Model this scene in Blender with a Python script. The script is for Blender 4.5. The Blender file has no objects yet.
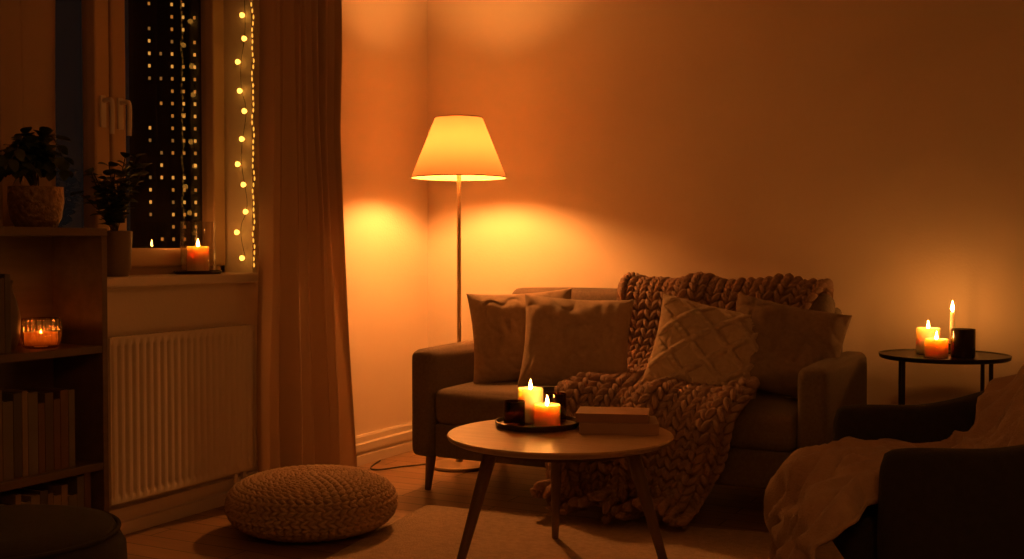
import bpy, bmesh, math, random
from math import sin, cos, pi, radians, sqrt
from mathutils import Vector, Matrix, Euler, noise
random.seed(7)
scene = bpy.context.scene

# ------------------------------------------------------------------ room survey
# back wall = plane y=0, window wall = plane x=0, floor z=0 (metres)
CAM = Vector((3.197, -5.214, 1.05)); YAW = radians(27.3)
def W(lat, d, z=0.0):
    """station coordinates (right, ahead) measured from the tripod -> room coordinates"""
    return Vector((CAM.x - sin(YAW)*d + cos(YAW)*lat, CAM.y + cos(YAW)*d + sin(YAW)*lat, z))

# ------------------------------------------------------------------ materials
def new_mat(name):
    m = bpy.data.materials.new(name); m.use_nodes = True
    nt = m.node_tree
    return m, nt, nt.nodes['Principled BSDF'], nt.nodes['Material Output']

def mat(name, col, rough=0.7, col2=None, scale=8.0, bump=0.0, bscale=60.0, metal=0.0, stretch=(1,1,1), sheen=0.0, sss=0.0, spec=0.5):
    m, nt, b, o = new_mat(name)
    N = nt.nodes; L = nt.links
    b.inputs['Roughness'].default_value = rough
    b.inputs['Metallic'].default_value = metal
    b.inputs['Specular IOR Level'].default_value = spec
    if sheen: b.inputs['Sheen Weight'].default_value = sheen
    tc = N.new('ShaderNodeTexCoord'); mp = N.new('ShaderNodeMapping')
    mp.inputs['Scale'].default_value = stretch
    L.new(tc.outputs['Object'], mp.inputs['Vector'])
    nz = N.new('ShaderNodeTexNoise'); nz.inputs['Scale'].default_value = scale; nz.inputs['Detail'].default_value = 5
    L.new(mp.outputs['Vector'], nz.inputs['Vector'])
    rp = N.new('ShaderNodeValToRGB')
    c2 = col2 if col2 else tuple(c*0.8 for c in col)
    rp.color_ramp.elements[0].position = 0.3; rp.color_ramp.elements[1].position = 0.7
    rp.color_ramp.elements[0].color = (*c2, 1); rp.color_ramp.elements[1].color = (*col, 1)
    L.new(nz.outputs['Fac'], rp.inputs['Fac']); L.new(rp.outputs['Color'], b.inputs['Base Color'])
    if bump:
        n2 = N.new('ShaderNodeTexNoise'); n2.inputs['Scale'].default_value = bscale; n2.inputs['Detail'].default_value = 3
        L.new(mp.outputs['Vector'], n2.inputs['Vector'])
        bp = N.new('ShaderNodeBump'); bp.inputs['Strength'].default_value = bump; bp.inputs['Distance'].default_value = 0.01
        L.new(n2.outputs['Fac'], bp.inputs['Height']); L.new(bp.outputs['Normal'], b.inputs['Normal'])
    if sss:
        b.inputs['Subsurface Weight'].default_value = sss
        b.inputs['Subsurface Radius'].default_value = (1.0, 0.75, 0.5)
        b.inputs['Subsurface Scale'].default_value = 0.035
    return m

def emis(name, col, strength):
    m, nt, b, o = new_mat(name)
    b.inputs['Base Color'].default_value = (*col, 1)
    b.inputs['Emission Color'].default_value = (*col, 1)
    b.inputs['Emission Strength'].default_value = strength
    return m

def thin_glass(name, tint=(1,1,1), refl=1.0):
    m, nt, b, o = new_mat(name)
    N = nt.nodes; L = nt.links; N.remove(b)
    tr = N.new('ShaderNodeBsdfTransparent'); tr.inputs['Color'].default_value = (*tint, 1)
    gl = N.new('ShaderNodeBsdfGlossy'); gl.inputs['Roughness'].default_value = 0.02
    lw = N.new('ShaderNodeLayerWeight'); lw.inputs['Blend'].default_value = 0.5
    pw = N.new('ShaderNodeMath'); pw.operation = 'POWER'; pw.inputs[1].default_value = 3.5
    mu = N.new('ShaderNodeMath'); mu.operation = 'MULTIPLY_ADD'; mu.inputs[1].default_value = 0.85*min(refl,1.1); mu.inputs[2].default_value = 0.05*refl
    mx = N.new('ShaderNodeMixShader')
    L.new(lw.outputs['Facing'], pw.inputs[0]); L.new(pw.outputs[0], mu.inputs[0]); L.new(mu.outputs[0], mx.inputs[0])
    L.new(tr.outputs[0], mx.inputs[1]); L.new(gl.outputs[0], mx.inputs[2]); L.new(mx.outputs[0], o.inputs['Surface'])
    return m

def cloth_trans(name, col, fac, col2=None, bscale=400, rough=0.9):
    """woven cloth letting part of the light through"""
    m, nt, b, o = new_mat(name); N = nt.nodes; L = nt.links
    b.inputs['Base Color'].default_value = (*col, 1); b.inputs['Roughness'].default_value = rough
    tc = N.new('ShaderNodeTexCoord'); wv = N.new('ShaderNodeTexNoise'); wv.inputs['Scale'].default_value = bscale
    L.new(tc.outputs['Object'], wv.inputs['Vector'])
    bp = N.new('ShaderNodeBump'); bp.inputs['Strength'].default_value = 0.25; bp.inputs['Distance'].default_value = 0.003
    L.new(wv.outputs['Fac'], bp.inputs['Height']); L.new(bp.outputs['Normal'], b.inputs['Normal'])
    tl = N.new('ShaderNodeBsdfTranslucent'); tl.inputs['Color'].default_value = (*(col2 or col), 1)
    mx = N.new('ShaderNodeMixShader'); mx.inputs[0].default_value = fac
    L.new(b.outputs[0], mx.inputs[1]); L.new(tl.outputs[0], mx.inputs[2]); L.new(mx.outputs[0], o.inputs['Surface'])
    return m

M_wall = mat('plaster_wall', (0.77,0.67,0.555), 0.85, (0.72,0.62,0.51), 2.5, 0.12, 90)
M_ceil = mat('ceiling_paint', (0.72,0.68,0.62), 0.9)
M_trim = mat('white_trim_paint', (0.72,0.64,0.54), 0.45, (0.68,0.60,0.5), 4)
M_frame = mat('window_frame_paint', (0.58,0.40,0.24), 0.4, (0.50,0.34,0.2), 6, stretch=(1,1,0.2))
M_rad = mat('radiator_enamel', (0.66,0.58,0.48), 0.4, (0.62,0.54,0.45), 3)
M_metal = mat('brushed_brass', (0.50,0.40,0.28), 0.35, (0.42,0.33,0.22), 20, metal=0.9)
M_black = mat('black_metal', (0.02,0.018,0.016), 0.42, (0.012,0.011,0.01), 20)
M_sofa = mat('sofa_fabric', (0.19,0.145,0.115), 0.95, (0.14,0.107,0.085), 90, 0.5, 500, sheen=0.12)
M_chair = mat('armchair_fabric', (0.022,0.020,0.020), 0.95, (0.015,0.014,0.014), 60, 0.5, 400, sheen=0.04)
M_pil = mat('linen_cushion', (0.44,0.325,0.225), 0.95, (0.37,0.27,0.185), 60, 0.5, 350, sheen=0.12)
M_pil2 = mat('cable_knit_cushion', (0.55,0.42,0.30), 0.95, (0.47,0.355,0.25), 60, 0.5, 350, sheen=0.12)
M_pil3 = mat('dark_linen_cushion', (0.29,0.205,0.145), 0.95, (0.24,0.17,0.12), 60, 0.5, 350, sheen=0.1)
M_knit = mat('chunky_wool', (0.43,0.265,0.195), 0.95, (0.33,0.20,0.145), 30, 0.8, 260, stretch=(1,1,1), sheen=0.15)
M_pouf = mat('pouf_cotton_cord', (0.60,0.42,0.27), 0.95, (0.50,0.345,0.22), 30, 0.7, 300, sheen=0.12)
M_throw = mat('fleece_throw', (0.42,0.29,0.195), 0.95, (0.35,0.24,0.16), 25, 0.5, 200, sheen=0.15)
M_oak = mat('oak_table_top', (0.50,0.34,0.205), 0.35, (0.40,0.265,0.155), 6, 0.05, 40, stretch=(1,9,1))
M_legw = mat('walnut_legs', (0.17,0.10,0.06), 0.5, (0.12,0.07,0.04), 10, stretch=(4,4,0.5))
M_shelf = mat('dark_shelf_wood', (0.14,0.088,0.055), 0.55, (0.095,0.06,0.037), 8, stretch=(3,0.6,3))
M_tray = mat('dark_tray', (0.045,0.030,0.02), 0.4, (0.03,0.02,0.014), 12)
M_curt = cloth_trans('curtain_linen', (0.54,0.41,0.29), 0.22, (0.47,0.31,0.18))
M_shade = cloth_trans('lampshade_fabric', (0.70,0.46,0.26), 0.070, (0.86,0.46,0.25), 300)
M_wax = mat('cream_wax', (0.95,0.85,0.68), 0.45, (0.92,0.81,0.64), 12, sss=1.0)
M_wax2 = mat('amber_wax', (0.93,0.72,0.48), 0.45, (0.89,0.67,0.44), 12, sss=1.0)
M_wick = mat('wick', (0.02,0.015,0.01), 0.9)
M_flame = emis('candle_flame', (1.0,0.345,0.058), 260.0)
M_bulb = emis('warm_bulb', (1.0,0.350,0.072), 540.0)
M_fairy = emis('fairy_bulb', (1.0,0.42,0.055), 3.6)
M_glass = thin_glass('window_glass', (0.92,0.92,0.92), 1.0)
M_jar = thin_glass('clear_jar_glass', (0.95,0.92,0.88), 1.9)
M_amber = thin_glass('smoked_jar_glass', (0.42,0.24,0.13), 1.0)
M_votg = thin_glass('amber_votive_glass', (0.70,0.42,0.20), 2.2)
M_darkjar = mat('dark_jar_glass', (0.035,0.02,0.012), 0.12, (0.03,0.017,0.01), 12)
M_leaf = mat('leaf_green', (0.055,0.075,0.03), 0.45, (0.03,0.045,0.018), 14)
M_stem = mat('plant_stem', (0.06,0.05,0.025), 0.7)
M_soil = mat('potting_soil', (0.02,0.014,0.01), 0.95)
M_potgold = mat('hammered_brass_pot', (0.26,0.165,0.085), 0.4, (0.10,0.065,0.035), 70, 0.8, 70, metal=0.5)
M_potter = mat('ceramic_pot', (0.16,0.115,0.08), 0.5)
M_rug = mat('wool_rug', (0.56,0.42,0.29), 0.98, (0.42,0.31,0.215), 45, 1.0, 180, sheen=0.1)
M_page = mat('book_pages', (0.55,0.45,0.32), 0.9, (0.45,0.36,0.25), 200, stretch=(0.2,0.2,8))
M_cable = mat('cable_plastic', (0.03,0.022,0.016), 0.5)
BOOKC = [mat('book_cover_%d' % i, c, 0.6, tuple(x*0.75 for x in c), 10) for i, c in enumerate(
    [(0.22,0.14,0.09),(0.12,0.08,0.055),(0.26,0.18,0.12),(0.16,0.08,0.055),(0.17,0.14,0.11),(0.09,0.075,0.065)])]
M_bk1 = mat('tabletop_book_red', (0.34,0.19,0.12), 0.55); M_bk2 = mat('tabletop_book_tan', (0.40,0.26,0.17), 0.55)

# oak plank floor
m, nt, b, o = new_mat('oak_plank_floor'); N = nt.nodes; L = nt.links
tc = N.new('ShaderNodeTexCoord'); mp = N.new('ShaderNodeMapping'); mp.inputs['Rotation'].default_value = (0,0,0)
br = N.new('ShaderNodeTexBrick'); br.inputs['Scale'].default_value = 1.0; br.inputs['Brick Width'].default_value = 0.9
br.inputs['Row Height'].default_value = 0.11; br.inputs['Mortar Size'].default_value = 0.003
br.inputs['Color1'].default_value = (0.42,0.26,0.15,1); br.inputs['Color2'].default_value = (0.33,0.20,0.115,1); br.inputs['Mortar'].default_value = (0.06,0.035,0.02,1)
nz = N.new('ShaderNodeTexNoise'); nz.inputs['Scale'].default_value = 5; nz.inputs['Detail'].default_value = 8
mp2 = N.new('ShaderNodeMapping'); mp2.inputs['Scale'].default_value = (1,14,1)
L.new(tc.outputs['Object'], mp.inputs['Vector']); L.new(mp.outputs[0], br.inputs['Vector'])
L.new(tc.outputs['Object'], mp2.inputs['Vector']); L.new(mp2.outputs[0], nz.inputs['Vector'])
mx = N.new('ShaderNodeMixRGB'); mx.blend_type = 'MULTIPLY'; mx.inputs[0].default_value = 0.5
L.new(br.outputs['Color'], mx.inputs[1]); L.new(nz.outputs['Fac'], mx.inputs[2]); L.new(mx.outputs[0], b.inputs['Base Color'])
b.inputs['Roughness'].default_value = 0.42
bp = N.new('ShaderNodeBump'); bp.inputs['Strength'].default_value = 0.3; bp.inputs['Distance'].default_value = 0.002; bp.invert = True
L.new(br.outputs['Fac'], bp.inputs['Height']); L.new(bp.outputs[0], b.inputs['Normal'])
M_floor = m

# ------------------------------------------------------------------ mesh helpers
def mk(name, verts, faces, mats, smooth=True, midx=None):
    me = bpy.data.meshes.new(name); me.from_pydata([tuple(v) for v in verts], [], faces)
    if not isinstance(mats, (list, tuple)): mats = [mats]
    for mm in mats: me.materials.append(mm)
    if midx: 
        for p, i in zip(me.polygons, midx): p.material_index = i
    if smooth: me.polygons.foreach_set('use_smooth', [True]*len(me.polygons))
    me.update()
    ob = bpy.data.objects.new(name, me); scene.collection.objects.link(ob)
    return ob

def recenter(ob):
    me = ob.data; n = len(me.vertices)
    xs = [v.co for v in me.vertices]
    c = Vector(((min(v.x for v in xs)+max(v.x for v in xs))/2, (min(v.y for v in xs)+max(v.y for v in xs))/2, min(v.z for v in xs)))
    me.transform(Matrix.Translation(-c)); ob.location = ob.location + c
    return ob

def group(name, loc, parts):
    e = bpy.data.objects.new(name, None); e.empty_display_size = 0.1; e.location = loc
    scene.collection.objects.link(e)
    inv = Matrix.Translation(Vector(loc)).inverted()
    for p in parts:
        p.parent = e; p.matrix_parent_inverse = inv
    return e

def box(name, lo, hi, m, bevel=0.0, seg=3):
    bm = bmesh.new(); bmesh.ops.create_cube(bm, size=1)
    lo = Vector(lo); hi = Vector(hi); c = (lo+hi)/2; s = hi-lo
    for v in bm.verts: v.co = Vector((v.co.x*s.x, v.co.y*s.y, v.co.z*s.z))
    if bevel > 0:
        bmesh.ops.bevel(bm, geom=bm.edges[:], offset=bevel, segments=seg, profile=0.5, affect='EDGES')
    me = bpy.data.meshes.new(name); bm.to_mesh(me); bm.free()
    me.materials.append(m)
    ob = bpy.data.objects.new(name, me); ob.location = c; scene.collection.objects.link(ob)
    return ob

def rbox(name, lo, hi, m, r=0.04, puff=(0,0,0), n=14, wob=0.0, M=None):
    """upholstered block: rounded edges with bulging faces"""
    lo = Vector(lo); hi = Vector(hi); c = (lo+hi)/2; h = (hi-lo)/2
    sp = [sin(pi/2*(-1+2*i/n)) for i in range(n+1)]
    idx = {}; verts = []; faces = []
    def vid(i,j,k):
        key = (i,j,k)
        if key in idx: return idx[key]
        p = Vector((sp[i]*h.x, sp[j]*h.y, sp[k]*h.z))
        q = Vector([max(-(h[a]-r), min(h[a]-r, p[a])) for a in range(3)])
        d = p-q
        if d.length > 1e-6: d = d.normalized()*r
        v = q+d
        u = [sp[i],sp[j],sp[k]]
        for a in range(3):
            f = 1.0
            for b2 in range(3):
                if b2 != a: f *= (1-u[b2]**2)
            v[a] += puff[a]*u[a]*f
        if wob:
            v += Vector((0,0,1))*wob*noise.noise((v+c)*7) + Vector((1,0,0))*wob*noise.noise((v+c)*6+Vector((9,3,1)))
        idx[key] = len(verts); verts.append(v); return idx[key]
    for a in range(n):
        for b2 in range(n):
            faces += [(vid(a,b2,n),vid(a+1,b2,n),vid(a+1,b2+1,n),vid(a,b2+1,n)),
                      (vid(a,b2,0),vid(a,b2+1,0),vid(a+1,b2+1,0),vid(a+1,b2,0)),
                      (vid(a,0,b2),vid(a+1,0,b2),vid(a+1,0,b2+1),vid(a,0,b2+1)),
                      (vid(a,n,b2),vid(a,n,b2+1),vid(a+1,n,b2+1),vid(a+1,n,b2)),
                      (vid(0,a,b2),vid(0,a,b2+1),vid(0,a+1,b2+1),vid(0,a+1,b2)),
                      (vid(n,a,b2),vid(n,a+1,b2),vid(n,a+1,b2+1),vid(n,a,b2+1))]
    ob = mk(name, verts, faces, m)
    if M is None: ob.location = c
    else: ob.matrix_world = M @ Matrix.Translation(c)
    return ob

def lathe(name, prof, m, loc=(0,0,0), seg=40, smooth=True, sharp=True):
    verts = []; faces = []
    rings = []
    for (r,z) in prof:
        if r < 1e-5:
            rings.append([len(verts)]); verts.append((0,0,z))
        else:
            rings.append(list(range(len(verts), len(verts)+seg)))
            verts += [(r*cos(2*pi*i/seg), r*sin(2*pi*i/seg), z) for i in range(seg)]
    for a, b2 in zip(rings, rings[1:]):
        for i in range(seg):
            j = (i+1) % seg
            if len(a) == 1 and len(b2) == 1: continue
            if len(a) == 1: faces.append((a[0], b2[j], b2[i]))
            elif len(b2) == 1: faces.append((a[i], a[j], b2[0]))
            else: faces.append((a[i], a[j], b2[j], b2[i]))
    ob = mk(name, verts, faces, m, smooth); ob.location = loc
    if sharp:
        md = ob.modifiers.new('es', 'EDGE_SPLIT'); md.split_angle = radians(50)
    return ob

def rod(name, p0, p1, r0, r1, m, seg=16):
    p0 = Vector(p0); p1 = Vector(p1); d = (p1-p0); q = d.to_track_quat('Z','Y')
    ob = lathe(name, [(0,0),(r0,0),(r1,d.length),(0,d.length)], m, (0,0,0), seg)
    ob.matrix_world = Matrix.Translation(p0) @ q.to_matrix().to_4x4()
    return ob

def tube(name, pts, r, m, cyc=False):
    cu = bpy.data.curves.new(name, 'CURVE'); cu.dimensions = '3D'; cu.bevel_depth = r; cu.bevel_resolution = 3
    s = cu.splines.new('NURBS'); s.points.add(len(pts)-1)
    for i, p in enumerate(pts): s.points[i].co = (*p, 1)
    s.use_endpoint_u = True; s.order_u = 3; s.use_cyclic_u = cyc
    cu.materials.append(m)
    ob = bpy.data.objects.new(name, cu); scene.collection.objects.link(ob)
    return ob

# unit stitch
ST_V = []; ST_F = []
_s, _k = 8, 6
ST_V.append((0,0,1))
for i in range(1,_k):
    th = pi*i/_k
    for j in range(_s): ST_V.append((sin(th)*cos(2*pi*j/_s), sin(th)*sin(2*pi*j/_s), cos(th)))
ST_V.append((0,0,-1))
for j in range(_s): ST_F.append((0, 1+j, 1+(j+1)%_s))
for i in range(_k-2):
    for j in range(_s):
        a = 1+i*_s+j; b2 = 1+i*_s+(j+1)%_s
        ST_F.append((a, a+_s, b2+_s, b2))
last = len(ST_V)-1
for j in range(_s): ST_F.append((last, 1+(_k-2)*_s+(j+1)%_s, 1+(_k-2)*_s+j))
def stitch(V, F, c, T, Nn, L_, w, h):
    T = T.normalized(); B = Nn.cross(T).normalized(); N2 = T.cross(B).normalized()
    o = len(V)
    for (x,y,z) in ST_V: V.append(c + B*(x*w) + N2*(y*h - 0.25*h*z*z) + T*(z*L_))
    F.extend([tuple(i+o for i in f) for f in ST_F])

def catmull(pts, t):
    n = len(pts)-1; f = max(0, min(n-1e-6, t*n)); i = int(f); u = f-i
    p = [pts[max(0,i-1)], pts[i], pts[min(n,i+1)], pts[min(n,i+2)]]
    return 0.5*((2*p[1]) + (p[2]-p[0])*u + (2*p[0]-5*p[1]+4*p[2]-p[3])*u*u + (3*p[1]-p[0]-3*p[2]+p[3])*u**3)

# ------------------------------------------------------------------ room shell
RX, RY, H = 5.0, -6.2, 2.65
WY0, WY1, WZ0, WZ1 = -2.72, -1.42, 0.905, 2.35
box('floor', (-0.25, RY, -0.1), (RX, 0.15, 0), M_floor)
box('ceiling', (-0.25, RY, H), (RX, 0.15, H+0.1), M_ceil)
box('wall_back', (-0.25, 0, 0), (RX, 0.15, H), M_wall)
box('wall_right', (RX, RY, 0), (RX+0.15, 0.15, H), M_wall)
box('wall_front', (-0.25, RY-0.15, 0), (RX, RY, H), M_wall)
parts = [box('below_window', (-0.25, RY, 0), (0, 0, WZ0), M_wall), box('above_window', (-0.25, RY, WZ1), (0, 0, H), M_wall),
         box('beside_window_a', (-0.25, WY1, WZ0), (0, 0, WZ1), M_wall), box('beside_window_b', (-0.25, RY, WZ0), (0, WY0, WZ1), M_wall)]
group('wall_left', (0, -3, 0), parts)
def baseboard(name, axis, a, b_):
    # grooved heating-pipe skirting profile extruded along the wall
    prof = [(0,0),(0.034,0),(0.034,0.045),(0.018,0.05),(0.018,0.062),(0.034,0.067),(0.034,0.10),(0.018,0.105),(0.018,0.130),(0.012,0.140),(0,0.140)]
    V = []; F = []; n = len(prof)
    for t in (a, b_):
        for (o_, z) in prof: V.append((o_, t, z) if axis == 'y' else (t, -o_, z))
    for i in range(n): F.append((i, (i+1)%n, n+(i+1)%n, n+i))
    F.append(tuple(range(n))); F.append(tuple(range(2*n-1, n-1, -1)))
    return recenter(mk(name, V, F, M_trim, False))
baseboard('baseboard_left', 'y', RY, 0.0); baseboard('baseboard_back', 'x', 0.035, RX)

# window ------------------------------------------------------------
P = []
fx0, fx1 = -0.215, -0.15
ym = -2.07
P += [box('frame_bottom', (fx0, WY0, WZ0), (fx1, WY1, 0.985), M_frame, 0.006), box('frame_top', (fx0, WY0, WZ1-0.05), (fx1, WY1, WZ1), M_frame, 0.006),
      box('frame_right', (fx0, WY1-0.035, WZ0), (fx1, WY1, WZ1), M_frame, 0.006), box('frame_left', (fx0, WY0, WZ0), (fx1, WY0+0.04, WZ1), M_frame, 0.006)]
def pane(name, y0, y1, z0, z1):
    return mk(name, [(-0.17,y0,z0),(-0.17,y1,z0),(-0.17,y1,z1),(-0.17,y0,z1)], [(0,1,2,3)], M_glass, False)
def sash(tag, y0, y1):
    s = 0.07; z0, z1 = 0.975, WZ1-0.035; xa, xb = -0.20, -0.128
    return [box('sash_%s_a' % tag, (xa, y0, z0), (xb, y0+s, z1), M_frame, 0.008), box('sash_%s_b' % tag, (xa, y1-s, z0), (xb, y1, z1), M_frame, 0.008),
            box('sash_%s_c' % tag, (xa, y0+s, z0), (xb, y1-s, z0+0.075), M_frame, 0.008), box('sash_%s_d' % tag, (xa, y0+s, z1-s), (xb, y1-s, z1), M_frame, 0.008),
            pane('glass_%s' % tag, y0+s-0.005, y1-s+0.005, z0+0.07, z1-s+0.005)]
P += sash('right', ym+0.006, WY1-0.02); P += sash('left', WY0+0.02, ym-0.006)
for tag, y in (('right', ym+0.04), ('left', ym-0.045)):
    P.append(box('handle_plate_'+tag, (-0.128, y-0.014, 1.50), (-0.118, y+0.014, 1.62), M_trim, 0.004))
    P.append(tube('handle_'+tag, [(-0.118, y, 1.60), (-0.085, y, 1.605), (-0.075, y, 1.595), (-0.075, y, 1.54), (-0.078, y, 1.475)], 0.009, M_trim))
group('window_1', (-0.17, ym, WZ0), P)
box('trim_1', (-0.15, WY0-0.03, 0.906), (0.055, WY1+0.03, 0.945), M_trim, 0.008)

# radiator ----------------------------------------------------------
P = []
ry0, ry1, rz0, rz1 = -2.30, -1.535, 0.14, 0.733
V = []; F = []
nr = 22; sub = 10; nn = nr*sub
for i in range(nn+1):
    u = (i % sub)/sub; y = ry0+(ry1-ry0)*i/nn
    dx = 0.012*max(0, min(1, (abs(u-0.5)-0.22)*8))   # flat flutes separated by grooves
    for (z, k) in ((rz0,0),(rz0+0.02,0),(rz0+0.035,1),(rz1-0.035,1),(rz1-0.02,0),(rz1,0)):
        V.append((0.100 - 0.0 + (0.004 if k == 0 else 0.004-dx), y, z))
for i in range(nn):
    for k in range(5):
        a = i*6+k; F.append((a, a+6, a+7, a+1))
P.append(mk('front_panel', V, F, M_rad))
P.append(box('back_panel', (0.035, ry0, rz0), (0.05, ry1, rz1-0.01), M_rad, 0.003))
P.append(box('side_a', (0.035, ry0-0.006, rz0), (0.105, ry0, rz1), M_rad, 0.002)); P.append(box('side_b', (0.035, ry1, rz0), (0.105, ry1+0.006, rz1), M_rad, 0.002))
for i in range(40):
    y = ry0+0.008+(ry1-ry0-0.016)*i/39
    P.append(box('grille_%d' % i, (0.05, y-0.003, rz1-0.006), (0.10, y+0.003, rz1), M_rad))
P.append(box('grille_rail', (0.096, ry0, rz1-0.008), (0.105, ry1, rz1+0.001), M_rad))
P.append(rod('pipe_a', (0.07, ry1-0.03, 0.0), (0.07, ry1-0.03, rz0), 0.009, 0.009, M_rad)); P.append(rod('pipe_b', (0.07, ry1-0.08, 0.0), (0.07, ry1-0.08, rz0), 0.009, 0.009, M_rad))
P.append(box('bracket', (0.0, -1.95, 0.3), (0.036, -1.92, 0.6), M_rad))
group('radiator', (0.07, -1.92, 0), P)

# curtains ----------------------------------------------------------
def curtain(y0, y1, yb0, yb1, cx, amp, nf, seed, z0=0.015, z1=2.46):
    V = []; F = []; nu = int(nf*22); nv = 60
    for j in range(nv+1):
        w = j/nv; z = z0+(z1-z0)*w
        a0 = yb0+(y0-yb0)*min(1, w*1.6); a1 = yb1+(y1-yb1)*min(1, w*1.6)
        for i in range(nu+1):
            u = i/nu
            uu = u + 0.030*sin(5*u+seed+2.2*w)
            ph = 2*pi*nf*uu + seed
            s = sin(ph) + 0.30*sin(2*ph+1.3+1.5*w)+0.30*sin(0.5*ph+seed)
            A = amp*(0.80+0.55*noise.noise(Vector((u*4, w*1.2, seed))))
            x = cx + A*s + 0.014*noise.noise(Vector((u*9, w*3, seed+5)))
            V.append((x, a0+(a1-a0)*u + 0.018*sin(ph*1.0+1.2), z))
    for j in range(nv):
        for i in range(nu):
            a = j*(nu+1)+i; F.append((a, a+1, a+nu+2, a+nu+1))
    ob = mk('curtain', V, F, M_curt); recenter(ob)
    return ob
curtain(-1.535, -1.075, -1.56, -0.955, 0.165, 0.056, 6.3, 1.0)
curtain(-3.05, -2.54, -3.05, -2.53, 0.112, 0.026, 5, 3.1)
P = [rod('rod', (0.14, -3.3, 2.49), (0.14, -0.6, 2.49), 0.012, 0.012, M_black), lathe('finial', [(0,-0.02),(0.02,-0.01),(0.024,0),(0.02,0.01),(0,0.02)], M_black, (0.14,-0.59,2.49), 16)]
P += [box('rod_bracket_a', (0,-0.7,2.47), (0.15,-0.68,2.48), M_black), box('rod_bracket_b', (0,-3.2,2.47), (0.15,-3.18,2.48), M_black)]
group('curtain_rod', (0.14, -2, 2.49), P)

# fairy lights --------------------------------------------------------
P = []; V = []; F = []
def sphere(V, F, c, r, sz=1.0):
    stitch(V, F, Vector(c), Vector((0,0,1)), Vector((1,0,0)), r*sz, r, r)
s1 = []; s2 = []
z = 2.03; k = 0
while z > 0.98:
    s1.append((-0.026+0.026*sin(k*1.9), -1.455+0.010*cos(k*2.3), z)); k += 1; z -= random.uniform(0.085, 0.14)
z = 2.33; k = 0
while z > 0.97:
    s2.append((0.026+0.003*sin(k*1.7), -1.442+0.004*cos(k), z)); k += 1; z -= 0.026
for c in s1: sphere(V, F, c, 0.0115)
V2 = []; F2 = []
for c in s2: sphere(V2, F2, c, 0.0036, 2.8)
M_fairy2 = emis('fairy_bulb_dim', (1.0,0.42,0.05), 1.1)
P.append(mk('bulbs', V, F, M_fairy)); P.append(mk('seed_bulbs', V2, F2, M_fairy2))
P.append(tube('wire_a', [(-0.03,-1.44,2.3)]+[(x+0.006*(-1)**i, y+0.012, z+0.01) for i,(x,y,z) in enumerate(s1)], 0.0012, M_cable))
P.append(tube('wire_b', [(x-0.004, y+0.004, z) for (x,y,z) in s2], 0.0012, M_cable))
P.append(box('hook', (-0.04,-1.445,2.3), (-0.02,-1.42,2.306), M_cable))
group('fairy_lights', (0,-1.45,1), P)

# ------------------------------------------------------------------ candles
def flame(loc, s=1.0):
    prof = [(0,0),(0.0035,0.002),(0.0062,0.008),(0.0068,0.013),(0.0055,0.022),(0.003,0.032),(0.001,0.040),(0,0.043)]
    return lathe('flame', [(r*s, z*s) for r,z in prof], M_flame, loc, 12, sharp=False)
def pillar_parts(loc, r, h, m, lit=True, s=1.0):
    x, y, z = loc; P = []
    prof = [(0,0),(r*0.97,0),(r,0.004),(r,h-0.004),(r*0.96,h),(r*0.88,h),(r*0.80,h-0.006),(r*0.5,h-0.012),(0,h-0.013)]
    P.append(lathe('wax', prof, m, loc, 40, sharp=False))
    P.append(rod('wick', (x,y,z+h-0.014), (x+0.001,y,z+h+0.003), 0.0012, 0.0010, M_wick, 8))
    if lit: P.append(flame((x,y,z+h-0.006), s))
    return P
def pillar_candle(loc, r, h, m=M_wax, lit=True, s=0.85):
    return group('pillar_candle', loc, pillar_parts(loc, r, h, m, lit, s))
def jar_candle(loc, r, h, glass, lit=False, wax=True, name='jar_candle'):
    x,y,z = loc
    P = [lathe('glass_jar', [(0,0),(r*0.94,0),(r,0.006),(r,h),(r*0.93,h),(r*0.93,0.012),(0,0.012)], glass, loc, 40)]
    if wax: P.append(lathe('wax', [(0,0.013),(r*0.92,0.013),(r*0.92,h*0.5),(0,h*0.48)], M_wax, loc, 32))
    if wax: P.append(rod('wick', (x,y,z+h*0.47), (x,y,z+h*0.6), 0.0012, 0.001, M_wick, 8))
    if lit: P.append(flame((x,y,z+h*0.52), 0.8))
    return group(name, loc, P)

# windowsill group
sc = Vector((-0.045, -1.70, 0.945))
lathe('candle_tray', [(0,0),(0.088,0),(0.098,0.012),(0.093,0.014),(0.085,0.007),(0,0.007)], M_tray, sc)
pillar_candle(sc+Vector((0,0,0.0072)), 0.044, 0.105, M_wax2)
lathe('hurricane_glass', [(0.069,0),(0.069,0.20),(0.0705,0.203),(0.0675,0.205),(0.066,0.20),(0.066,0.0)], M_jar, sc+Vector((0,0,0.0072)))

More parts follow.
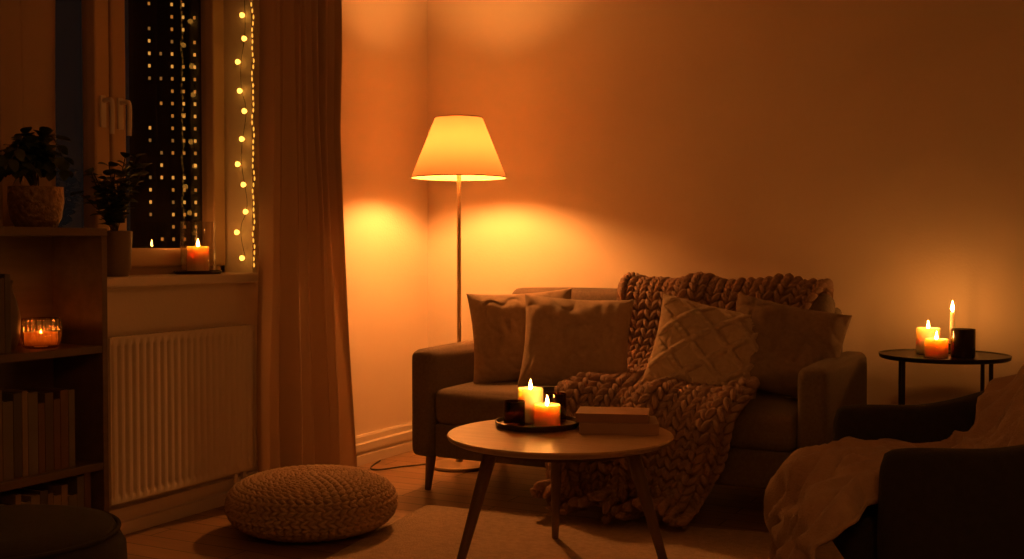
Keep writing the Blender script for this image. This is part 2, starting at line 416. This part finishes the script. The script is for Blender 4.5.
# plants ------------------------------------------------------------
def leaf(V, F, base, d, up, L_, w):
    d = d.normalized(); s = d.cross(up)
    if s.length < 1e-3: s = Vector((1,0,0))
    s.normalize(); n = s.cross(d).normalized(); o = len(V)
    K = 6
    for i in range(K+1):
        t = i/K; ww = w*sin(pi*min(1,t*0.97+0.02))**0.7 if 0 < i < K else 0.0008
        c = base + d*(L_*t) - n*(0.25*L_*t*t)*-1*(-1)
        V += [c - s*ww + n*ww*0.25, c - n*0.0, c + s*ww + n*ww*0.25]
    for i in range(K):
        a = o+i*3; F += [(a,a+1,a+4,a+3),(a+1,a+2,a+5,a+4)]
def plant(name, loc, pot, stems, leafL, leafW, hgt, spread, trail=False, seed=1):
    rnd = random.Random(seed); x,y,z = loc; V = []; F = []; P = list(pot)
    for s_ in range(stems):
        a = rnd.uniform(0, 2*pi); sp = spread*rnd.uniform(0.25,1.0); hh = hgt*rnd.uniform(0.5,1.0)
        pts = []
        for k in range(9):
            t = k/8
            zz = hh*(t if not trail else sin(t*pi*0.8)*0.9)
            pts.append(Vector((x+cos(a)*sp*t**1.3, y+sin(a)*sp*t**1.3, z+zz)) + 0.006*Vector((rnd.uniform(-1,1),rnd.uniform(-1,1),0)))
        P.append(tube('stem_%d' % s_, pts, 0.0018, M_stem))
        for k in range(2, 9):
            dirp = (pts[k]-pts[k-1]).normalized()
            for sd in (-1,1):
                side = Vector((-sin(a), cos(a), 0))*sd
                d = side*0.8 + dirp*0.5 + Vector((rnd.uniform(-.4,.4),rnd.uniform(-.4,.4),rnd.uniform(-.3,.3)))
                leaf(V, F, pts[k], d, Vector((0,0,1))+Vector((rnd.uniform(-.5,.5),rnd.uniform(-.5,.5),0)), leafL*rnd.uniform(.7,1.15), leafW*rnd.uniform(.8,1.1))
    P.append(mk('foliage', V, F, M_leaf))
    return group(name, (x,y,z), P)
BX0, BX1, BY1, BY0 = 0.175, 0.40, -2.59, -3.55
BZ = 1.112
p1 = Vector((0.285, -2.765, BZ+0.0005))
pot = [lathe('pot', [(0,0),(0.060,0),(0.074,0.03),(0.082,0.08),(0.080,0.125),(0.074,0.125),(0.074,0.11),(0,0.11)], M_potgold, p1),
       lathe('soil', [(0.0735,0.113),(0,0.115)], M_soil, p1)]
plant('potted_plant', p1+Vector((0,0,0.115)), pot, 22, 0.046, 0.017, 0.19, 0.115, True, 4)
p2 = Vector((-0.02, -2.155, 0.945))
pot = [lathe('pot', [(0,0),(0.042,0),(0.052,0.03),(0.058,0.165),(0.054,0.168),(0.052,0.15),(0,0.15)], M_potter, p2),
       lathe('soil', [(0.0515,0.152),(0,0.154)], M_soil, p2)]
plant('potted_plant', p2+Vector((0,0,0.15)), pot, 15, 0.040, 0.019, 0.29, 0.15, False, 9)

# bookcase -----------------------------------------------------------
P = [box('top', (BX0, BY0, BZ-0.024), (BX1, BY1, BZ), M_shelf, 0.002), box('side_a', (BX0, BY1-0.022, 0), (BX1-0.002, BY1, BZ-0.0245), M_shelf, 0.002),
     box('side_b', (BX0, BY0, 0), (BX1-0.002, BY0+0.022, BZ-0.0245), M_shelf, 0.002), box('back', (BX0-0.008, BY0, 0.02), (BX0, BY1, BZ-0.01), M_shelf)]
for i, z in enumerate((0.742, 0.372, 0.075)):
    P.append(box('shelf_%d' % i, (BX0, BY0+0.022, z-0.024), (BX1-0.003, BY1-0.022, z), M_shelf, 0.002))
P.append(box('plinth', (BX0+0.02, BY0+0.022, 0), (BX1-0.02, BY1-0.022, 0.05), M_shelf))
group('bookcase', (0.29, -3.07, 0), P)
def book_mesh(name, w, d, h, cover, loc, rot=(0,0,0)):
    """w = thickness of spine(x), d = width (y), h = height (z), spine at -y"""
    ct = 0.003; V = []; F = []; mi = []
    def bx(lo, hi, m_):
        o = len(V)
        for X in (lo[0],hi[0]):
            for Y in (lo[1],hi[1]):
                for Z in (lo[2],hi[2]): V.append((X,Y,Z))
        F.extend([(o,o+1,o+3,o+2),(o+4,o+6,o+7,o+5),(o,o+4,o+5,o+1),(o+2,o+3,o+7,o+6),(o,o+2,o+6,o+4),(o+1,o+5,o+7,o+3)]); mi.extend([m_]*6)
    bx((-w/2,-d/2,0),(-w/2+ct,d/2,h),0); bx((w/2-ct,-d/2,0),(w/2,d/2,h),0); bx((-w/2+ct,-d/2,0),(w/2-ct,-d/2+ct,h),0)
    bx((-w/2+ct,-d/2+ct,0.004),(w/2-ct,d/2-0.005,h-0.004),1)
    ob = mk(name, V, F, [cover, M_page], False, mi); ob.location = loc; ob.rotation_euler = rot
    return ob
P = []; rnd = random.Random(3)
for (zs, ya, yb) in ((0.3722, -2.70, -3.45), (0.0752, -2.64, -3.45), (0.7422, -2.93, -3.4)):
    y = ya
    while y > yb:
        t = rnd.uniform(0.018, 0.04); h = rnd.uniform(0.2, 0.27); dd = rnd.uniform(0.14, 0.17)
        P.append(book_mesh('book', t, dd, h, rnd.choice(BOOKC), (BX1-0.03-dd/2, y-t/2, zs), (0,0,pi/2))); y -= t+0.002
group('books', (0.3, -3.0, 0.1), P)
# ribbed glass jar with a tealight on the middle shelf
q = Vector((0.30, -2.765, 0.7423))
prof = [(0.044,0),(0.054,0.008),(0.058,0.025),(0.058,0.078),(0.054,0.092)]
g_ = lathe('glass', [(0,0.001)]+prof+[(0.052,0.092)], M_votg, q, 120, sharp=False)
for v in g_.data.vertices:
    r_ = sqrt(v.co.x**2+v.co.y**2)
    if r_ > 0.03:
        a = math.atan2(v.co.y, v.co.x); f = 1+0.035*sin(a*20); v.co.x *= f; v.co.y *= f
vg = [g_, lathe('frosted_liner', [(0.046,0.009),(0.048,0.02),(0.048,0.050)], cloth_trans('frosted_amber_liner', (0.25,0.12,0.045), 0.22, (0.65,0.33,0.11), 60, 0.3), q, 64, sharp=False)]
vg += [lathe('tealight', [(0,0.004),(0.02,0.004),(0.02,0.030),(0,0.028)], M_wax, q, 24), flame(q+Vector((0,0,0.030)), 0.6)]
group('votive_candle', q, vg)
v3 = Vector((0.27, -2.87, 0.7423))
lathe('ceramic_vase', [(0,0),(0.03,0),(0.042,0.04),(0.045,0.10),(0.03,0.16),(0.02,0.19),(0.025,0.21),(0.02,0.21),(0.015,0.19),(0,0.18)], M_potter, v3, 32, sharp=False)

# ------------------------------------------------------------------ floor lamp
lp = W(-0.253, 5.44); lx, ly = lp.x, lp.y
P = [lathe('base', [(0,0),(0.135,0),(0.14,0.006),(0.138,0.016),(0.12,0.022),(0.02,0.028),(0.012,0.05),(0,0.05)], M_metal, (lx,ly,0)),
     rod('pole', (lx,ly,0.04), (lx,ly,1.44), 0.0105, 0.0105, M_metal),
     lathe('socket', [(0,0),(0.018,0),(0.02,0.02),(0.02,0.03),(0.012,0.035),(0,0.035)], M_metal, (lx,ly,1.415)),
     lathe('bulb', [(0.012,0),(0.018,0.008),(0.035,0.022),(0.046,0.042),(0.049,0.060),(0.045,0.080),(0.030,0.098),(0.012,0.106),(0,0.107)], M_bulb, (lx,ly,1.45), 28, sharp=False)]
P.append(lathe('shade', [(0.2265,1.385),(0.1130,1.668)], M_shade, (lx,ly,0), 72, sharp=False))
M_shtrim = mat('shade_trim', (0.45,0.32,0.2), 0.8)
for nm, r, z in (('ring_bottom', 0.2265, 1.385), ('ring_top', 0.113, 1.668)):
    P.append(tube(nm, [(lx+r*cos(2*pi*i/40), ly+r*sin(2*pi*i/40), z) for i in range(40)], 0.003, M_shtrim, True))
for i in range(3):
    a = 2*pi*i/3+0.4
    P.append(rod('spider_%d' % i, (lx+0.02*cos(a), ly+0.02*sin(a), 1.43), (lx+0.205*cos(a), ly+0.205*sin(a), 1.432), 0.002, 0.002, M_metal, 8))
group('floor_lamp', (lx,ly,0), P)
tube('power_cord', [(lx-0.13,ly,0.008),(lx-0.2,ly-0.08,0.004),(0.24,-0.62,0.004),(0.17,-0.78,0.004),(0.10,-0.70,0.004),(0.06,-0.55,0.004)], 0.0035, M_cable)

# ------------------------------------------------------------------ sofa
SX0, SX1, SY0, SY1 = 0.553, 2.33, -1.06, -0.22
AT = 0.115
P = []
P.append(rbox('arm_left', (SX0, SY0, 0.15), (SX0+AT, SY1-0.02, 0.612), M_sofa, 0.035, (0.006,0,0.008)))
P.append(rbox('arm_right', (SX1-AT, SY0, 0.15), (SX1, SY1-0.02, 0.612), M_sofa, 0.035, (0.006,0,0.008)))
P.append(rbox('base', (SX0+AT-0.005, SY0+0.02, 0.15), (SX1-AT+0.005, SY1-0.03, 0.30), M_sofa, 0.02))
P.append(rbox('back_frame', (SX0+AT-0.01, -0.34, 0.16), (SX1-AT+0.01, SY1, 0.80), M_sofa, 0.04))
mid = (SX0+SX1)/2
P.append(rbox('seat_cushion_a', (SX0+AT+0.002, SY0, 0.298), (mid-0.001, -0.40, 0.448), M_sofa, 0.035, (0,0.012,0.015), 16))
P.append(rbox('seat_cushion_b', (mid+0.001, SY0, 0.298), (SX1-AT-0.002, -0.40, 0.448), M_sofa, 0.035, (0,0.012,0.015), 16))
T = Matrix.Translation((0,-0.40,0.44)) @ Matrix.Rotation(radians(-8), 4, 'X')
P.append(rbox('back_cushion_a', (SX0+AT+0.035, -0.075, 0.0), (mid-0.001, 0.075, 0.420), M_sofa, 0.045, (0,0.02,0.008), 16, M=T))
P.append(rbox('back_cushion_b', (mid+0.001, -0.075, 0.0), (SX1-AT-0.01, 0.075, 0.420), M_sofa, 0.045, (0,0.02,0.008), 16, M=T))
for i,(x,y) in enumerate(((SX0+0.07,SY0+0.07),(SX1-0.07,SY0+0.07),(SX0+0.07,SY1-0.08),(SX1-0.07,SY1-0.08))):
    sx = -0.012 if i%2==0 else 0.012; sy = -0.01 if i<2 else 0.01
    P.append(rod('leg_%d' % i, (x+sx,y+sy,0.0), (x,y,0.165), 0.014, 0.024, M_legw))
group('sofa', ((SX0+SX1)/2, -0.64, 0), P)

# cushions -----------------------------------------------------------
def pillow(name, c, w, h, th, yaw, lean, roll, m, pattern=False, seed=0):
    n = 150 if pattern else 60; V = []; F = []
    for side in (-1, 1):
        for j in range(n+1):
            for i in range(n+1):
                u = -1+2*i/n; v = -1+2*j/n
                u2 = sin(u*pi/2)*0.6+u*0.4; v2 = sin(v*pi/2)*0.6+v*0.4
                X = w/2*u2*(1-0.07*(1-v2*v2)*abs(u2)**2); Z = h/2*v2*(1-0.07*(1-u2*u2)*abs(v2)**2)
                e = ((1-u2**4)*(1-v2**4)); e = max(e,0)**0.55
                T_ = th/2*e*(0.78+0.22*(1-u2*u2)*(1-v2*v2))
                wr = 0.014*noise.noise(Vector((u2*2.2,v2*2.2,seed*3.1+side)))*e + 0.008*noise.noise(Vector((u2*6,v2*3,seed+side*2)))*e
                rg = abs(noise.noise(Vector((u2*2.6+v2*1.5, v2*2.2-u2, seed*7.7+side))))
                wr -= 0.010*max(0, 1-rg*7)*e
                if pattern: wr *= 0.3
                if v2 > 0: T_ -= 0.024*math.exp(-(u2*2.6)**2)*max(0,v2)*e   # top dent
                if pattern and side == -1:
                    # raised diamond lattice of twisted cables over a seed-stitch ground
                    best = 0
                    for s_, t_ in ((u2+v2, u2-v2), (u2-v2, u2+v2)):
                        dd = abs((s_*1.45) % 1.0 - 0.5)          # 0 at cable centre
                        if dd < 0.13:
                            x_ = dd/0.13
                            hgt = sqrt(1-x_*x_)*(0.88+0.12*sin(t_*34))
                            best = max(best, hgt)
                    T_ += 0.019*e*best
                V.append(Vector((X, side*(T_+wr*1.0 if e>0 else 0)+ (0.0006*side), Z)))
    for s in (0,1):
        o = s*(n+1)**2
        for j in range(n):
            for i in range(n):
                a = o+j*(n+1)+i
                F.append((a,a+1,a+n+2,a+n+1) if s==0 else (a,a+n+1,a+n+2,a+1))
    bd = [i for i in range(n)] + [i*(n+1)+n for i in range(n)] + [n*(n+1)+n-i for i in range(n)] + [(n-i)*(n+1) for i in range(n)]
    o = (n+1)**2
    for a, b_ in zip(bd, bd[1:]+bd[:1]): F.append((b_, a, a+o, b_+o))
    ob = mk(name, V, F, m)
    ob.matrix_world = Matrix.Translation(c) @ Matrix.Rotation(radians(yaw),4,'Z') @ Matrix.Rotation(radians(lean),4,'X') @ Matrix.Rotation(radians(roll),4,'Y')
    return ob
pillow('throw_pillow', (0.905,-0.665,0.655), 0.48,0.42,0.15, 33,-16,-3, M_pil, seed=1)
pillow('throw_pillow', (1.225,-0.80,0.648), 0.47,0.41,0.16, 22,-20,3, M_pil, seed=2)
pillow('throw_pillow', (1.800,-0.79,0.640), 0.46,0.40,0.14, 20,-24,13, M_pil2, True, seed=3)
pillow('throw_pillow', (2.080,-0.68,0.645), 0.46,0.40,0.15, 16,-24,12, M_pil3, seed=4)

# chunky blanket -------------------------------------------------------
rows = [(-0.185,0.60,1.29,2.17),(-0.180,0.77,1.28,2.18),(-0.26,0.872,1.27,2.19),(-0.38,0.884,1.27,2.19),(-0.475,0.83,1.28,2.16),(-0.515,0.70,1.28,2.10),(-0.545,0.58,1.27,2.02),
        (-0.62,0.490,1.25,1.98),(-0.78,0.482,1.22,1.99),(-0.94,0.482,1.22,2.06),(-1.065,0.472,1.24,2.08),(-1.120,0.40,1.25,2.02),(-1.115,0.28,1.26,1.97),(-1.12,0.14,1.27,1.92),(-1.15,0.05,1.29,1.89),(-1.22,0.034,1.28,1.88),(-1.30,0.032,1.28,1.86)]
RL = [Vector((r[2], r[0], r[1])) for r in rows]; RR = [Vector((r[3], r[0], r[1])) for r in rows]
def bsurf(u, t):
    uu = u+0.015*sin(9*u+4*t)
    a = catmull(RL, t); b_ = catmull(RR, t)
    p = a.lerp(b_, uu)
    a2 = catmull(RL, min(1,t+0.01)); a0 = catmull(RL, max(0,t-0.01)); tg = (a2-a0).normalized()
    nrm = Vector((1,0,0)).cross(tg).normalized()*-1
    if nrm.dot(Vector((0,-1,1))) < 0: nrm = -nrm
    if t < 0.07 and nrm.y < 0: nrm = -nrm
    amp = 0.012 + 0.028*max(0, min(1,(t-0.58)*5))
    f = amp*(sin(uu*17+2.5*t*3) + 0.6*sin(uu*31+5*t+1)) + amp*0.9
    if 0.42 < t < 0.62: f = f + 0.018*(1+sin(uu*9+t*20))*0.5
    return p + nrm*abs(f) + Vector((0.012*sin(t*23+uu*3),0,0)), nrm
V = []; F = []
NU, NV = 40, 90
for j in range(NV+1):
    for i in range(NU+1): V.append(bsurf(i/NU, j/NV)[0])
for j in range(NV):
    for i in range(NU):
        a = j*(NU+1)+i; F.append((a,a+1,a+NU+2,a+NU+1))
base = mk('backing', V, F, M_knit)
V = []; F = []
cols, nrow = 13, 54
for c in range(cols):
    for r in range(nrow):
        t = (r+0.5)/nrow; u = (c+0.5)/cols
        for sd in (-1,1):
            uu = u + sd*0.25/cols
            p, n_ = bsurf(uu, t); pt, _ = bsurf(uu, min(1,t+0.004)); pu, _ = bsurf(min(1,uu+0.01), t)
            tg = (pt-p)
            if tg.length < 1e-6: tg = Vector((0,0,-1))
            tg.normalize(); su = (pu-p).normalized(); nn_ = su.cross(tg).normalized()
            if nn_.dot(n_) < 0: nn_ = -nn_
            d = tg*0.9 - su*sd*0.55
            stitch(V, F, p+nn_*0.011, d, nn_, 0.0295, 0.0125, 0.0185)
kn = mk('stitches', V, F, M_knit)
group('knit_blanket', (1.6,-0.8,0.02), [base, kn])

# ------------------------------------------------------------------ rug
rw, rl = 2.5, 2.0
V = []; F = []
n1, n2 = 90, 70
for j in range(n2+1):
    for i in range(n1+1):
        x = -rw/2+rw*i/n1; y = -rl/2+rl*j/n2
        e = min(1, min(i, n1-i, j, n2-j)/1.0)
        V.append((x, y, 0.001+0.008*e+0.0015*e*noise.noise(Vector((x*40,y*40,0)))))
for j in range(n2):
    for i in range(n1):
        a = j*(n1+1)+i; F.append((a,a+1,a+n1+2,a+n1+1))
rug = mk('area_rug', V, F, M_rug); rug.location = (2.14, -2.08, 0); rug.rotation_euler = (0,0,radians(8))

# ------------------------------------------------------------------ pouf
pc = Vector((0.605, -1.81, 0.0)); PR, PH = 0.315, 0.215
prof = []
for i in range(25):
    th = -pi/2 + pi*i/24
    cr = abs(cos(th))**0.62; sr = (abs(sin(th))**0.85)*(1 if sin(th)>0 else -1)
    prof.append((PR*0.955*cr, PH/2 + (PH/2-0.012)*sr))
prof[0] = (0, prof[0][1]); prof[-1] = (0, prof[-1][1])
body = lathe('body', prof, M_pouf, pc, 64, sharp=False)
V = []; F = []
arc = [Vector((p[0],0,p[1])) for p in prof]; 
L_ = [0]
for a, b_ in zip(arc, arc[1:]): L_.append(L_[-1]+(b_-a).length)
tot = L_[-1]; nr_ = 26
def at(s):
    for k in range(len(arc)-1):
        if L_[k+1] >= s:
            f = (s-L_[k])/(L_[k+1]-L_[k]+1e-9); return arc[k].lerp(arc[k+1], f), (arc[k+1]-arc[k]).normalized()
    return arc[-1], (arc[-1]-arc[-2]).normalized()
for k in range(4, nr_):
    s = tot*(k+0.5)/nr_; p, tg = at(s); r_ = p.x
    if r_ < 0.012: continue
    cnt = max(5, int(2*pi*r_/0.030)); nrm0 = Vector((tg.z, 0, -tg.x))
    for i in range(cnt):
        a = 2*pi*(i+0.5*(k%2))/cnt
        R_ = Matrix.Rotation(a, 3, 'Z'); c = R_ @ p; nrm = R_ @ nrm0; around = R_ @ Vector((0,1,0)); mer = R_ @ tg
        for sd in (-1,1):
            stitch(V, F, pc + c + nrm*0.006 + mer*sd*0.0065, around*1.0 + mer*sd*0.45, nrm, 0.0195, 0.0074, 0.0115)
st = mk('braided_cord', V, F, M_pouf)
group('knitted_pouf', pc, [body, st])

# ------------------------------------------------------------------ coffee table
tcn = W(0.155, 3.68); TX, TY = tcn.x, tcn.y; TZ = 0.45; FW = 0.0112
P = [lathe('table_top', [(0,TZ-0.022),(0.345,TZ-0.022),(0.362,TZ-0.014),(0.366,TZ-0.005),(0.362,TZ),(0,TZ)], M_oak, (TX,TY,0), 96)]
for i, ang in enumerate((90, 210, 330)):
    a = radians(ang)
    foot = W(0.155+0.385*cos(a), 3.68+0.385*sin(a), FW); top = W(0.155+0.25*cos(a), 3.68+0.25*sin(a), TZ-0.021)
    P.append(rod('leg_%d' % i, foot, top, 0.012, 0.023, M_legw, 20))
P.append(lathe('apron_ring', [(0.22,TZ-0.045),(0.27,TZ-0.045),(0.27,TZ-0.021),(0.22,TZ-0.021),(0.22,TZ-0.045)], M_legw, (TX,TY,0), 48))
group('coffee_table', (TX,TY,FW), P)
tz = TZ+0.0005
lathe('serving_tray', [(0,0),(0.132,0),(0.140,0.006),(0.143,0.020),(0.139,0.021),(0.134,0.009),(0,0.008)], M_tray, W(0.085,3.82,tz), 64)
tt = tz+0.0085
pillar_candle(W(0.063,3.865,tt), 0.043, 0.115, M_wax)
pillar_candle(W(0.116,3.755,tt), 0.044, 0.075, M_wax2)
jar_candle(W(0.008,3.785,tt), 0.036, 0.082, M_amber)
jar_candle(W(0.148,3.88,tt), 0.038, 0.095, M_amber)
for (lat, d, z, th, w_, dd, rot, cov) in ((0.350,3.74,tz,0.034,0.255,0.18,8,M_bk2), (0.335,3.755,tz+0.0345,0.028,0.235,0.165,3,M_bk1)):
    b_ = book_mesh('hardcover_book', th, dd, w_, cov, (0,0,0))
    b_.data.transform(Matrix.Rotation(pi/2,4,'Y') @ Matrix.Translation((0,0,-w_/2)))
    b_.data.transform(Matrix.Translation((0,0,th/2)))
    b_.location = W(lat,d,z); b_.rotation_euler = (0,0,YAW+radians(rot-12))

# ------------------------------------------------------------------ side table
sp_ = W(1.728,4.55); sx, sy = sp_.x, sp_.y; SZ = 0.62
P = [lathe('table_top', [(0,SZ-0.012),(0.24,SZ-0.012),(0.247,SZ-0.008),(0.25,SZ+0.006),(0.246,SZ+0.006),(0.243,SZ),(0,SZ)], M_black, (sx,sy,0), 72)]
for i in range(4):
    a = YAW+radians(28)+i*pi/2
    P.append(rod('leg_%d' % i, (sx+0.225*cos(a),sy+0.225*sin(a),0), (sx+0.225*cos(a),sy+0.225*sin(a),SZ-0.011), 0.008, 0.008, M_black, 12))
P.append(tube('lower_ring', [(sx+0.225*cos(2*pi*i/32), sy+0.225*sin(2*pi*i/32), 0.14) for i in range(32)], 0.006, M_black, True))
group('side_table', (sx,sy,0), P)
sz_ = SZ+0.0005
pillar_candle(W(1.695,4.635,sz_), 0.046, 0.105, M_wax)
pillar_candle(W(1.675,4.49,sz_), 0.044, 0.072, M_wax2)
jar_candle(W(1.772,4.47,sz_), 0.046, 0.112, M_darkjar)
tp = W(1.795,4.64,sz_)
P = [lathe('holder', [(0,0),(0.035,0),(0.036,0.006),(0.014,0.012),(0.014,0.035),(0.018,0.04),(0.012,0.04),(0.012,0.03),(0,0.03)], M_black, tp, 24),
     lathe('wax', [(0,0.031),(0.0105,0.031),(0.009,0.165),(0.004,0.172),(0,0.173)], M_wax, tp, 20, sharp=False), flame(tp+Vector((0,0,0.172)), 1.0)]
group('taper_candle', tp, P)

# ------------------------------------------------------------------ armchair
CC = W(1.25, 2.87, 0.011); MC = Matrix.Translation(CC) @ Matrix.Rotation(YAW+pi-radians(7.6), 4, 'Z')
P = []
path = []
NPT = 60
for i in range(NPT+1):
    s = -1+2*i/NPT
    if abs(s) > 0.55:
        k = (abs(s)-0.55)/0.45; x = -0.08+0.46*k; y = 0.37-0.015*k
    else:
        a = (abs(s)/0.55)*pi/2; x = -0.08-0.36*cos(a)**0.8; y = 0.37*sin(a)**0.8 if a > 0 else 0
    path.append((x, y*(1 if s > 0 else -1), abs(s)))
V = []; F = []; sec = 20
for i,(x,y,s) in enumerate(path):
    x0,y0,_ = path[max(0,i-1)]; x1,y1,_ = path[min(NPT,i+1)]
    tx,ty = x1-x0,y1-y0; l = sqrt(tx*tx+ty*ty); nx,ny = -ty/l, tx/l
    k = max(0,min(1,(0.80-s)/0.6)); k = k*k*(3-2*k)
    ht = 0.590+0.15*k; zb = 0.17; T_ = 0.052
    endk = min(i, NPT-i)
    sc_ = (0.35,0.75,0.93,1.0)[min(endk,3)]
    for j in range(sec):
        a = 2*pi*j/sec
        cx_ = T_*sc_*(abs(cos(a))**0.5)*(1 if cos(a)>=0 else -1)
        hz = (ht-zb)/2; cz = hz*(abs(sin(a))**0.28)*(1 if sin(a)>=0 else -1)*(0.90+0.10*sc_)
        V.append((x+nx*cx_, y+ny*cx_, zb+hz+cz))
for i in range(NPT):
    for j in range(sec):
        a = i*sec+j; b_ = i*sec+(j+1)%sec; F.append((a,b_,b_+sec,a+sec))
F.append(tuple(range(sec))[::-1]); F.append(tuple(NPT*sec+j for j in range(sec)))
shell = mk('shell', V, F, M_chair); shell.matrix_world = MC
md = shell.modifiers.new('sub','SUBSURF'); md.levels = 1; md.render_levels = 1
P.append(shell)
P.append(rbox('seat_base', (-0.36,-0.325,0.17), (0.36,0.325,0.29), M_chair, 0.03, M=MC))
P.append(rbox('seat_cushion', (-0.34,-0.31,0.28), (0.44,0.31,0.400), M_chair, 0.05, (0.01,0,0.02), M=MC))
for i,(x,y) in enumerate(((0.30,0.28),(0.30,-0.28),(-0.28,0.26),(-0.28,-0.26))):
    a = MC @ Vector((x*1.1,y*1.1,0.0)); b_ = MC @ Vector((x,y,0.20))
    P.append(rod('leg_%d' % i, a, b_, 0.012, 0.02, M_legw))
group('armchair', CC, P)

# fleece throw over back and seat
TR = [(-0.56,0.50),(-0.55,0.69),(-0.45,0.785),(-0.34,0.77),(-0.22,0.71),(-0.08,0.60),(0.03,0.475),(0.16,0.440),(0.32,0.438),(0.430,0.415),(0.475,0.33),(0.490,0.21),(0.485,0.06)]
TRv = [Vector((a,0,z)) for a,z in TR]
V = []; F = []; NU, NV = 100, 150
for j in range(NV+1):
    t = j/NV; p = catmull(TRv, t); p2_ = catmull(TRv, min(1,t+0.01)); p0_ = catmull(TRv, max(0,t-0.01)); tg = (p2_-p0_).normalized()
    nrm = Vector((-tg.z,0,tg.x)); 
    if nrm.z < 0 and t < 0.8: nrm = -nrm
    if t >= 0.7 and nrm.x < 0: nrm = -nrm
    if t < 0.1: nrm = Vector((-1,0,0.2))
    for i in range(NU+1):
        u = i/NU
        k = max(0, min(1,(t-0.42)/0.12)); k2 = max(0, min(1,(t-0.715)/0.035))
        y = (-0.24+0.48*u)*(1-k)+(-0.295+(0.59+0.12*k2)*u)*k
        w1 = noise.noise(Vector((u*5+t*2, t*4, 1))); w2 = noise.noise(Vector((u*11-t*5, t*8+u*3, 4)))
        rd = 1-abs(noise.noise(Vector((u*3+t*7, t*5-u*4, 8))))*2.6
        rd2 = 1-abs(noise.noise(Vector((u*6-t*4, t*9+u*3, 18))))*3.0
        f = 0.020*w1+0.010*w2+0.044*max(0,rd)+0.024*max(0,rd2)
        q_ = p + nrm*(0.018+f) + Vector((0.02*w1*k2, y+0.012*w2, 0))
        V.append(q_)
for j in range(NV):
    for i in range(NU):
        a = j*(NU+1)+i; F.append((a,a+1,a+NU+2,a+NU+1))
th = mk('fleece_throw', V, F, M_throw); th.matrix_world = MC
md = th.modifiers.new('sol','SOLIDIFY'); md.thickness = 0.012; md.offset = 0

# dark ottoman near the bookcase
oc = W(-1.27, 2.80)
P = [lathe('cushion', [(0,0.03),(0.24,0.03),(0.29,0.06),(0.305,0.18),(0.30,0.30),(0.27,0.355),(0.2,0.372),(0,0.38)], M_chair, oc, 56, sharp=False),
     tube('piping', [(oc.x+0.283*cos(2*pi*i/40), oc.y+0.283*sin(2*pi*i/40), 0.345) for i in range(40)], 0.006, M_chair, True)]
for i in range(4):
    a = i*pi/2+0.5; P.append(rod('foot_%d' % i, (oc.x+0.2*cos(a),oc.y+0.2*sin(a),0), (oc.x+0.2*cos(a),oc.y+0.2*sin(a),0.04), 0.015, 0.02, M_legw))
group('upholstered_ottoman', (oc.x,oc.y,0), P)

# added fill light out of frame, shaped as a paper pendant, lifts the shadows
pl = Vector((3.5, -4.6, 2.18))
M_fill = emis('fill_lamp_glow', (1.0,0.36,0.080), 6.2)
prof = []
for i in range(29):
    a = -pi/2+pi*i/28; rr = 0.24*cos(a)*(1+0.012*(-1)**i)
    prof.append((max(rr,0.03), 0.24*sin(a)))
P = [lathe('fill_globe', prof, M_fill, pl, 40, sharp=False), rod('fill_cord', pl+Vector((0,0,0.24)), (pl.x,pl.y,2.65), 0.003, 0.003, M_cable, 8),
     lathe('fill_canopy', [(0,0),(0.05,0.0),(0.05,0.02),(0,0.02)], M_trim, (pl.x,pl.y,2.63))]
group('added_fill_lamp', pl, P)

# ------------------------------------------------------------------ outside
M_fac = mat('night_facade', (0.010,0.009,0.009), 0.9)
ML = [emis('lit_apartment_window_%d' % i, c, s) for i,(c,s) in enumerate((((1.0,0.42,0.07),0.75),((1.0,0.36,0.05),0.40),((1.0,0.45,0.1),0.20)))]
bc = W(-58.5, 200.0, 0)
MB = Matrix.Translation(bc) @ Matrix.Rotation(YAW+radians(12), 4, 'Z')
fac = box('facade', (-8,0,-30), (8,12,75), M_fac); fac.matrix_world = MB @ Matrix.Translation((0,6,22.5))
V = []; F = []; mi = []; rnd = random.Random(12)
for r in range(34):
    for c in range(6):
        z = -6+r*2.15; x = -4.6+c*1.9
        if rnd.random() < ((0.95 if z < 32 else 0.8) if c in (2,3,4,5) else 0.5):
            o_ = len(V); w_ = 0.2; h_ = 0.28
            V += [(x-w_,-0.05,z-h_),(x+w_,-0.05,z-h_),(x+w_,-0.05,z+h_),(x-w_,-0.05,z+h_)]; F.append((o_,o_+1,o_+2,o_+3)); mi.append(rnd.choice((0,0,1,1,2)))
lw = mk('lit_windows', V, F, ML, False, mi); lw.matrix_world = MB
group('apartment_building', bc, [fac, lw])

w = bpy.data.worlds.new('night'); scene.world = w; w.use_nodes = True
w.node_tree.nodes['Background'].inputs[0].default_value = (0.010,0.007,0.006,1); w.node_tree.nodes['Background'].inputs[1].default_value = 0.4

# ------------------------------------------------------------------ camera
cd = bpy.data.cameras.new('camera'); cam = bpy.data.objects.new('camera', cd); scene.collection.objects.link(cam)
cd.sensor_width = 36; cd.lens = 1140/1024*36; cd.clip_end = 600
cam.location = CAM; cam.rotation_euler = (radians(90-1.583), 0, YAW)
scene.camera = cam
scene.view_settings.view_transform = 'Standard'
scene.view_settings.look = 'None'
scene.view_settings.exposure = 0.15
